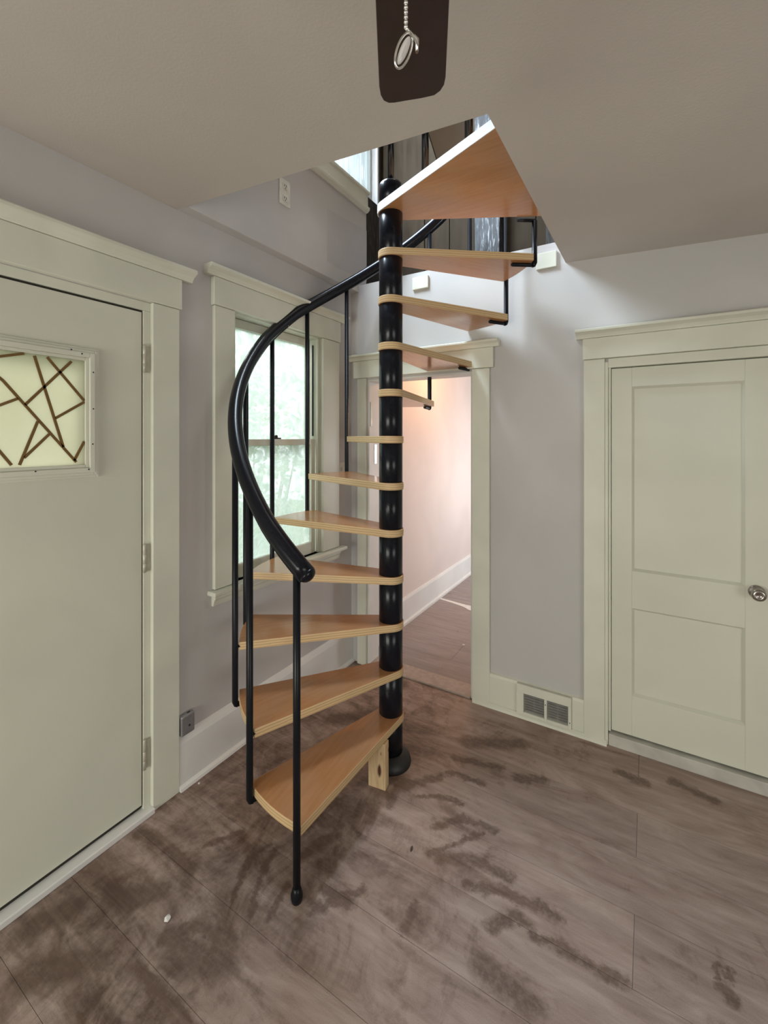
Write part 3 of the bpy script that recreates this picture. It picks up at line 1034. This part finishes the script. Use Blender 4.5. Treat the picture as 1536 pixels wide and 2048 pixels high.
def rail_z(ph):
    """underside-centred handrail height along the helix"""
    base = 1.172 + (ph - PH0) / STEP * RISE
    k = (math.degrees(ph) - 20)
    lift = 0.115 * max(0.0, min(1.0, (k - 20) / 70.0)) ** 1.0
    drop = 0.145 * max(0.0, min(1.0, (math.degrees(ph) - 130) / 78.0))
    return base + lift - drop


def on(ph, r, z):
    a = psi(ph)
    return (PX + r * math.cos(a), PY + r * math.sin(a), z)


# balusters: rod outside the tread ends, hooked under the tread below
for k in range(12):
    ph = PH0 + STEP * k + R(0.4)
    bm = bmesh.new()
    if k == 0:
        zb = 0.0
        tube(bm, [on(ph, RB, 0.0), on(ph, RB, 0.012), on(ph, RB, 0.024), on(ph, RB, 0.036), on(ph, RB, 0.05)], [0.018, 0.021, 0.021, 0.017, 0.0135], 14)
        start = [on(ph, RB, 0.04)]
    else:
        zb = ztop[k - 1] - TT - 0.010
        start = [on(ph, RB - 0.012, zb + 0.0005), on(ph, RB - 0.004, zb + 0.003), on(ph, RB, zb + 0.012)]
    top = ztop[11] - 0.030 if k == 11 else rail_z(ph)
    if k == 11:
        pts = start + [on(ph, RB, top - 0.02)]
    else:
        pts = start + [on(ph, RB, top)]
    tube(bm, pts, 0.0132, 14)
    b = obj('baluster', bm, 'black_rod', st)
    if k > 0:
        bm = bmesh.new()
        tube(bm, [on(ph, RB - 0.004, zb), on(ph, RB - 0.03, zb), on(ph, RB - 0.115, zb), on(ph, RB - 0.122, zb)], [0.0098, 0.0098, 0.0098, 0.006], 10)
        obj('hook', bm, 'black_rod', b)
    if 0 < k < 11:
        # screw bracket at the tread above
        bm = bmesh.new()
        zz = ztop[k] - TT / 2
        tube(bm, [on(ph, RB - 0.006, zz), on(ph, RB - 0.022, zz)], 0.006, 8)
        obj('screw_boss', bm, 'black_rod', b)
# bracket on the last strut, under the landing
ph = PH0 + STEP * 11 + R(0.4)
bm = bmesh.new()
zz = ztop[11] - 0.048
tube(bm, [on(ph, RB + 0.006, zz), on(ph, RB - 0.03, zz), on(ph, RB - 0.09, zz)], 0.0095, 10)
obj('top_hook', bm, 'black_rod', st)

# handrail
p0, p1 = R(24.0), R(214.0)
path = []
n = 90
for i in range(n + 1):
    ph = p0 + (p1 - p0) * i / n
    path.append(on(ph, RB, rail_z(ph)))
bm = bmesh.new()
tube(bm, path, 0.0315, 20)
hr = obj('handrail', bm, 'black', st)
# rounded end of the handrail
bm = bmesh.new()
t0 = (Vector(path[0]) - Vector(path[1])).normalized()
c0 = Vector(path[0])
pr = [(0.0315 * math.cos(a), 0.024 * math.sin(a)) for a in [R(x) for x in (0, 18, 36, 54, 72, 86)]]
tube(bm, [c0 + t0 * q for _, q in pr], [r_ for r_, _ in pr], 20)
obj('end_cap', bm, 'black', hr)
# flat bar under the rail
bm = bmesh.new()
ring = []
for i in range(n + 1):
    ph = R(25.5) + (p1 - R(25.5)) * i / n
    zz = rail_z(ph)
    ring.append([bm.verts.new(on(ph, RB + dx, zz + dz)) for dx, dz in ((-0.015, -0.024), (0.015, -0.024), (0.015, -0.044), (-0.015, -0.044))])
for A_, B_ in zip(ring[:-1], ring[1:]):
    for k in range(4):
        bm.faces.new((A_[k], A_[(k + 1) % 4], B_[(k + 1) % 4], B_[k]))
bm.faces.new(ring[0]); bm.faces.new(ring[-1][::-1])
obj('rail_bar', bm, 'black_rod', hr)

# guard balusters standing on the landing's front edge, and the newel on the pole
gx = [(PX, PY, ztop[11] + 0.115)]
for t in (0.37, 0.76):
    gx.append((PX + A[0] * t, PY + A[1] * t + 0.02, ztop[11]))
for i, g in enumerate(gx):
    bm = bmesh.new()
    tube(bm, [(g[0], g[1], g[2]), (g[0], g[1], ztop[11] + 1.0)], 0.016, 16)
    obj('guard_baluster', bm, 'guard', st)
bm = bmesh.new()
tube(bm, [(PX, PY, ztop[11] + 1.0), (PX + A[0] * 0.5, PY + A[1] * 0.5 + 0.01, ztop[11] + 1.0), (PX + A[0] * 0.96, PY + A[1] * 0.96 + 0.02, ztop[11] + 1.0)], 0.024, 16)
obj('guard_rail', bm, 'black', st)

# pine prop under the lowest tread
bm = bmesh.new()
ca = psi(PH0 + 0.35)
bx = Vector((0.752, -0.868, 0))
ang = math.atan2(0.026, 0.114)
dx = Vector((math.cos(ang), math.sin(ang), 0))
dy = Vector((-dx.y, dx.x, 0))
ps = []
e1 = YAW * 0 + R(8)
u1 = Vector((math.cos(e1), math.sin(e1), 0))
u2 = Vector((-u1.y, u1.x, 0))
c = Vector((0.775, -0.862, 0))
q = [c - u1 * 0.046 - u2 * 0.020, c + u1 * 0.040 - u2 * 0.020, c + u1 * 0.040 + u2 * 0.020, c - u1 * 0.046 + u2 * 0.020]
prism(bm, [(v.x, v.y) for v in q], 0.0, Z0 - TT - 0.0005)
blk = obj('wooden_prop', bm, 'pine', None, 0.002)
tag(blk, 'raw knotty pine block propped under the lowest stair tread', 'wood block')

# ------------------------------------------------------------------ things on the walls
# upper wall outlet
ot = empty('wall_outlet', (UX, -0.746, 3.006))
tag(ot, 'ivory outlet plate high on the upper wall beside the stairwell', 'outlet')
boxes('cover_plate', [(UX, UX + 0.006, -0.790, -0.703, 2.932, 3.081)], 'plastic', ot, 0.004)
for zz in (3.041, 2.972):
    bm = bmesh.new()
    box(bm, UX + 0.006, UX + 0.009, -0.764, -0.728, zz - 0.017, zz + 0.017)
    s = obj('socket', bm, 'plastic', ot, 0.002)
    boxes('slot', [(UX + 0.009, UX + 0.0095, -0.755, -0.751, zz - 0.004, zz + 0.010), (UX + 0.009, UX + 0.0095, -0.741, -0.737, zz - 0.004, zz + 0.010), (UX + 0.009, UX + 0.0095, -0.749, -0.743, zz - 0.013, zz - 0.007)], 'slot', s)
# grey steel box by the front door
jb = empty('junction_box', (0.0, -1.327, 0.243))
tag(jb, 'grey steel surface box on the wall just above the baseboard by the front door', 'outlet box')
boxes('cover', [(0.0005, 0.030, -1.361, -1.293, 0.2445, 0.335)], 'grey_metal', jb, 0.006)
bm = bmesh.new()
lathe(bm, [(0.005, 0), (0.005, 0.002)], 0, 0, 12)
bmesh.ops.rotate(bm, verts=bm.verts[:], matrix=Matrix.Rotation(R(90), 3, 'Y'))
bmesh.ops.translate(bm, verts=bm.verts[:], vec=(0.0301, -1.322, 0.283))
obj('screw', bm, 'slot', jb)
boxes('cable_hole', [(0.012, 0.020, -1.325, -1.309, 0.3352, 0.3360)], 'slot', jb)
# light switch by the doorway
sw = empty('light_switch', (0.0, -0.127, 1.40))
tag(sw, 'small white switch plate on the left wall between window and doorway', 'light switch')
boxes('cover_plate', [(0.0, 0.006, -0.166, -0.082, 1.335, 1.435)], 'plastic', sw, 0.003)
boxes('toggle', [(0.006, 0.016, -0.130, -0.118, 1.375, 1.40)], 'plastic', sw, 0.002)
# floor register in the back baseboard
vr = empty('vent_register', (1.345, -0.018, 0.0))
tag(vr, 'white framed double vent with grey grilles set in the back baseboard', 'vent')
VY = -0.036
boxes('frame', [(1.192, 1.484, VY, -0.0185, 0.148, 0.196), (1.192, 1.231, VY, -0.0185, 0.026, 0.148), (1.468, 1.484, VY, -0.0185, 0.026, 0.148), (1.344, 1.358, VY, -0.0185, 0.026, 0.148), (1.231, 1.344, VY, -0.0185, 0.026, 0.042), (1.358, 1.468, VY, -0.0185, 0.026, 0.042)], 'trim', vr, 0.0015)
for x0, x1 in ((1.231, 1.344), (1.358, 1.468)):
    g = boxes('grille', [(x0, x1, -0.026, -0.0185, 0.042, 0.148)], 'grille', vr)
    for k in range(7):
        z = 0.052 + 0.0145 * k
        bm = bmesh.new()
        for xa, xb in ((x0 + 0.006, (x0 + x1) / 2 - 0.003), ((x0 + x1) / 2 + 0.003, x1 - 0.006)):
            vs = [bm.verts.new(v) for v in ((xa, -0.026, z), (xb, -0.026, z), (xb, -0.033, z + 0.007), (xa, -0.033, z + 0.007))]
            vs2 = [bm.verts.new(v.co + Vector((0, 0, 0.002))) for v in vs]
            bm.faces.new(vs); bm.faces.new(vs2[::-1])
            for q_ in range(4):
                bm.faces.new((vs[q_], vs2[q_], vs2[(q_ + 1) % 4], vs[(q_ + 1) % 4]))
        obj('louvre', bm, 'grille', g)
boxes('screw', [(1.348, 1.353, VY - 0.001, VY, 0.118, 0.123)], 'slot', vr)
boxes('screw', [(1.474, 1.479, VY - 0.001, VY, 0.060, 0.065)], 'slot', vr)
# two white blocks high on the back wall
for x0, x1, z0, z1, lab in ((0.505, 0.62, 2.585, 2.665, 'small white wooden block high on the back wall just right of the pole'), (1.295, 1.405, 2.560, 2.650, 'small white wooden block on the back wall at the cut ceiling corner')):
    o = boxes('wall_block', [(x0, x1, -0.016, 0.0, z0, z1)], 'trim', None, 0.003)
    tag(o, lab, 'wood block', 'white blocks on the back wall')

# ------------------------------------------------------------------ ceiling fan overhead
FX, FY = 1.682, -2.264
fan = empty('ceiling_fan', (FX, FY, zc(FX)))
tag(fan, 'dark brown ceiling fan whose blade end and pull chain hang overhead', 'ceiling fan')
bm = bmesh.new()
lathe(bm, [(0.065, zc(FX)), (0.062, zc(FX) - 0.03), (0.03, zc(FX) - 0.055), (0.014, zc(FX) - 0.06), (0.014, 2.43), (0.07, 2.425), (0.105, 2.40), (0.11, 2.33), (0.09, 2.29), (0.055, 2.28), (0.05, 2.24), (0.02, 2.235)], FX, FY, 32)
obj('motor_housing', bm, 'bronze', fan)
# first blade points where the camera sees it
b_dir = math.atan2(-1.80 - FY, 1.30 - FX)


def blade(ang, parent):
    bm = bmesh.new()
    L0 = 0.15
    prof = [(L0, -0.050), (0.455, -0.0635), (0.472, -0.062), (0.486, -0.056), (0.497, -0.045), (0.505, -0.02), (0.512, 0.01), (0.518, 0.034), (0.519, 0.046), (0.513, 0.056), (0.50, 0.061), (0.48, 0.0625), (L0, 0.05)]
    tw = R(4)
    top, bot = [], []
    for l, s in prof:
        s *= 0.98
        v = Vector((l * math.cos(ang) - s * math.cos(tw) * math.sin(ang), l * math.sin(ang) + s * math.cos(tw) * math.cos(ang), s * math.sin(tw)))
        top.append(bm.verts.new((FX + v.x, FY + v.y, 2.278 + v.z)))
        bot.append(bm.verts.new((FX + v.x, FY + v.y, 2.270 + v.z)))
    bm.faces.new(top); bm.faces.new(bot[::-1])
    for k in range(len(prof)):
        j = (k + 1) % len(prof)
        bm.faces.new((top[k], bot[k], bot[j], top[j]))
    b = obj('blade', bm, 'blade', parent, 0.0015)
    bm = bmesh.new()
    tube(bm, [(FX + r_ * math.cos(ang), FY + r_ * math.sin(ang), z) for r_, z in ((0.08, 2.30), (0.12, 2.285), (0.20, 2.283))], 0.012, 10)
    obj('blade_iron', bm, 'bronze', b)


# direction of the camera's view, with a touch of turn to the right
bd = math.atan2(math.cos(YAW), -math.sin(YAW)) - R(3.4)
for k in range(5):
    blade(bd + 2 * math.pi * k / 5, fan)
# pull chain
CXc, CYc = 0.0182, 0.36
CX = 1.839 + math.cos(YAW) * CXc - math.sin(YAW) * CYc
CY = -2.567 + math.sin(YAW) * CXc + math.cos(YAW) * CYc
bm = bmesh.new()
tube(bm, [(CX, CY, 1.9475), (CX, CY, 2.25)], 0.0006, 6)
ch = obj('pull_chain', bm, 'chrome', fan)
sph = bmesh.new()
bmesh.ops.create_icosphere(sph, subdivisions=2, radius=0.00185)
for f_ in sph.faces:
    f_.smooth = True
sme = bpy.data.meshes.new('bead')
sph.to_mesh(sme); sph.free()
sme.materials.append(M['chrome'])
z = 1.9505
while z < 2.245:
    o = bpy.data.objects.new('bead', sme)
    C.objects.link(o)
    o.location = (CX, CY, z)
    attach(o, ch)
    z += 0.00402
# fob: oval ring holding a clear drop, with a bell above
vd = Vector((-math.sin(YAW), math.cos(YAW), 0))       # away from the camera
vr_ = Vector((math.cos(YAW), math.sin(YAW), 0))
fc = Vector((CX, CY, 1.931)) + vr_ * -0.0018
axis = (vr_ * 0.39 + Vector((0, 0, 1)) * 0.92).normalized()
side = (vr_ * 0.92 - Vector((0, 0, 1)) * 0.39).normalized()
bm = bmesh.new()
loop = []
for k in range(33):
    a = 2 * math.pi * k / 32
    loop.append(fc + axis * (0.0150 * math.cos(a)) + side * (0.0047 * math.sin(a)) + vd * (0.004 * math.sin(a)))
tube(bm, loop, 0.0010, 8, cap=False)
fob = obj('fob', bm, 'chrome', fan)
bm = bmesh.new()
bmesh.ops.create_icosphere(bm, subdivisions=3, radius=1.0)
mat = Matrix((
    (side.x * 0.0034, vd.x * 0.0035, axis.x * 0.0125, fc.x), (side.y * 0.0034, vd.y * 0.0035, axis.y * 0.0125, fc.y), (side.z * 0.0034, vd.z * 0.0035, axis.z * 0.0125, fc.z), (0, 0, 0, 1)))
bmesh.ops.transform(bm, matrix=mat, verts=bm.verts[:])
for f_ in bm.faces:
    f_.smooth = True
obj('drop', bm, 'acrylic', fob)['label'] = 'clear oval drop inside the chrome ring'
bm = bmesh.new()
tube(bm, [Vector((CX, CY, 1.949)) + vr_ * 0.001, fc + axis * 0.012 + side * 0.007, fc + axis * 0.003 + side * 0.0105], [0.0016, 0.0026, 0.0018], 10, flat=0.7)
obj('clasp', bm, 'chrome', fob)

# ------------------------------------------------------------------ litter on the floor
def crumb(name, x, y, s, mat, lab, cat, sx=1.0, sz=0.6):
    bm = bmesh.new()
    bmesh.ops.create_icosphere(bm, subdivisions=2, radius=s)
    for v in bm.verts:
        k = 1 + 0.35 * noise.noise(v.co * (1.4 / s) + Vector((x * 9, y * 7, 0)))
        v.co = Vector((v.co.x * sx * k, v.co.y * k, max(-s * 0.5, v.co.z * sz * k)))
    zmin = min(v.co.z for v in bm.verts)
    bmesh.ops.translate(bm, verts=bm.verts[:], vec=(x, y, -zmin))
    o = obj(name, bm, mat)
    tag(o, lab, cat, 'plaster crumbs on the floor' if mat == 'crumb' else None)


crumb('plaster_crumb', 0.469, -1.705, 0.0105, 'crumb', 'white plaster crumb on the brown floor in front of the door', 'debris')
crumb('plaster_crumb', 0.055, -1.290, 0.005, 'crumb', 'tiny white plaster crumb by the left baseboard', 'debris')
crumb('wood_chip', 1.050, -1.064, 0.010, 'bark', 'dark wood splinter lying on the dusty floor right of the stair', 'debris', 0.4, 0.9)
crumb('plaster_crumb', 0.62, 0.62, 0.010, 'crumb', 'white plaster crumb on the hall floor beyond the doorway', 'debris')
bm = bmesh.new()
pts = [(0.07, 1.425), (0.20, 1.405), (0.34, 1.375), (0.42, 1.350), (0.56, 1.345)]
wds = [0.016, 0.02, 0.03, 0.055, 0.03]
top = []
rows = []
for (x, y), wd in zip(pts, wds):
    rows.append([bm.verts.new((x, y - wd, 0.0004)), bm.verts.new((x, y + wd, 0.0004)), bm.verts.new((x, y + wd, 0.003)), bm.verts.new((x, y - wd, 0.003))])
for A_, B_ in zip(rows[:-1], rows[1:]):
    for k in range(4):
        bm.faces.new((A_[k], A_[(k + 1) % 4], B_[(k + 1) % 4], B_[k]))
bm.faces.new(rows[0]); bm.faces.new(rows[-1][::-1])
o = obj('white_strip', bm, 'crumb')  # flat white strip of uneven width across the hall floor
tag(o, 'thin white strip lying across the hall floor', 'paper')

# ------------------------------------------------------------------ outside
struct(boxes('ground', [(-9, -LW - 0.01, -9, 9, -0.7, -0.6)], 'lawn'), 'grassy ground outside', 'ground')


def shrub(x, y, h, lab, n, seed):
    rnd = random.Random(seed)
    root = empty('garden_shrub', (x, y, -0.6))
    tag(root, lab, 'shrub')
    bm = bmesh.new()
    for k in range(7):
        a = rnd.uniform(0, 6.28)
        tube(bm, [(x, y, -0.6), (x + 0.15 * math.cos(a), y + 0.15 * math.sin(a), 0.2 * h), (x + 0.4 * math.cos(a), y + 0.4 * math.sin(a), 0.7 * h)], [0.03, 0.02, 0.006], 6)
    obj('stem', bm, 'bark', root)
    bm = bmesh.new()
    for k in range(n):
        a = rnd.uniform(0, 6.28)
        t = rnd.random()
        r_ = 0.55 * math.sqrt(rnd.random()) * (1 - 0.5 * t)
        c = Vector((x + r_ * math.cos(a), y + r_ * math.sin(a), -0.3 + (h + 0.3) * t))
        d = Vector((rnd.gauss(0, 1), rnd.gauss(0, 1), rnd.gauss(0, 0.6))).normalized()
        e = d.cross(Vector((rnd.gauss(0, 1), rnd.gauss(0, 1), rnd.gauss(0, 1)))).normalized()
        L_ = rnd.uniform(0.05, 0.09)
        vs = [bm.verts.new(v) for v in (c, c + d * L_ * 0.5 + e * L_ * 0.25, c + d * L_, c + d * L_ * 0.5 - e * L_ * 0.25)]
        bm.faces.new(vs)
    f_ = obj('foliage', bm, 'leaf', root)
    f_['kind'] = 'stuff'


shrub(-0.95, -0.10, 2.15, 'leafy green shrub seen faintly through the dusty left window', 1500, 3)
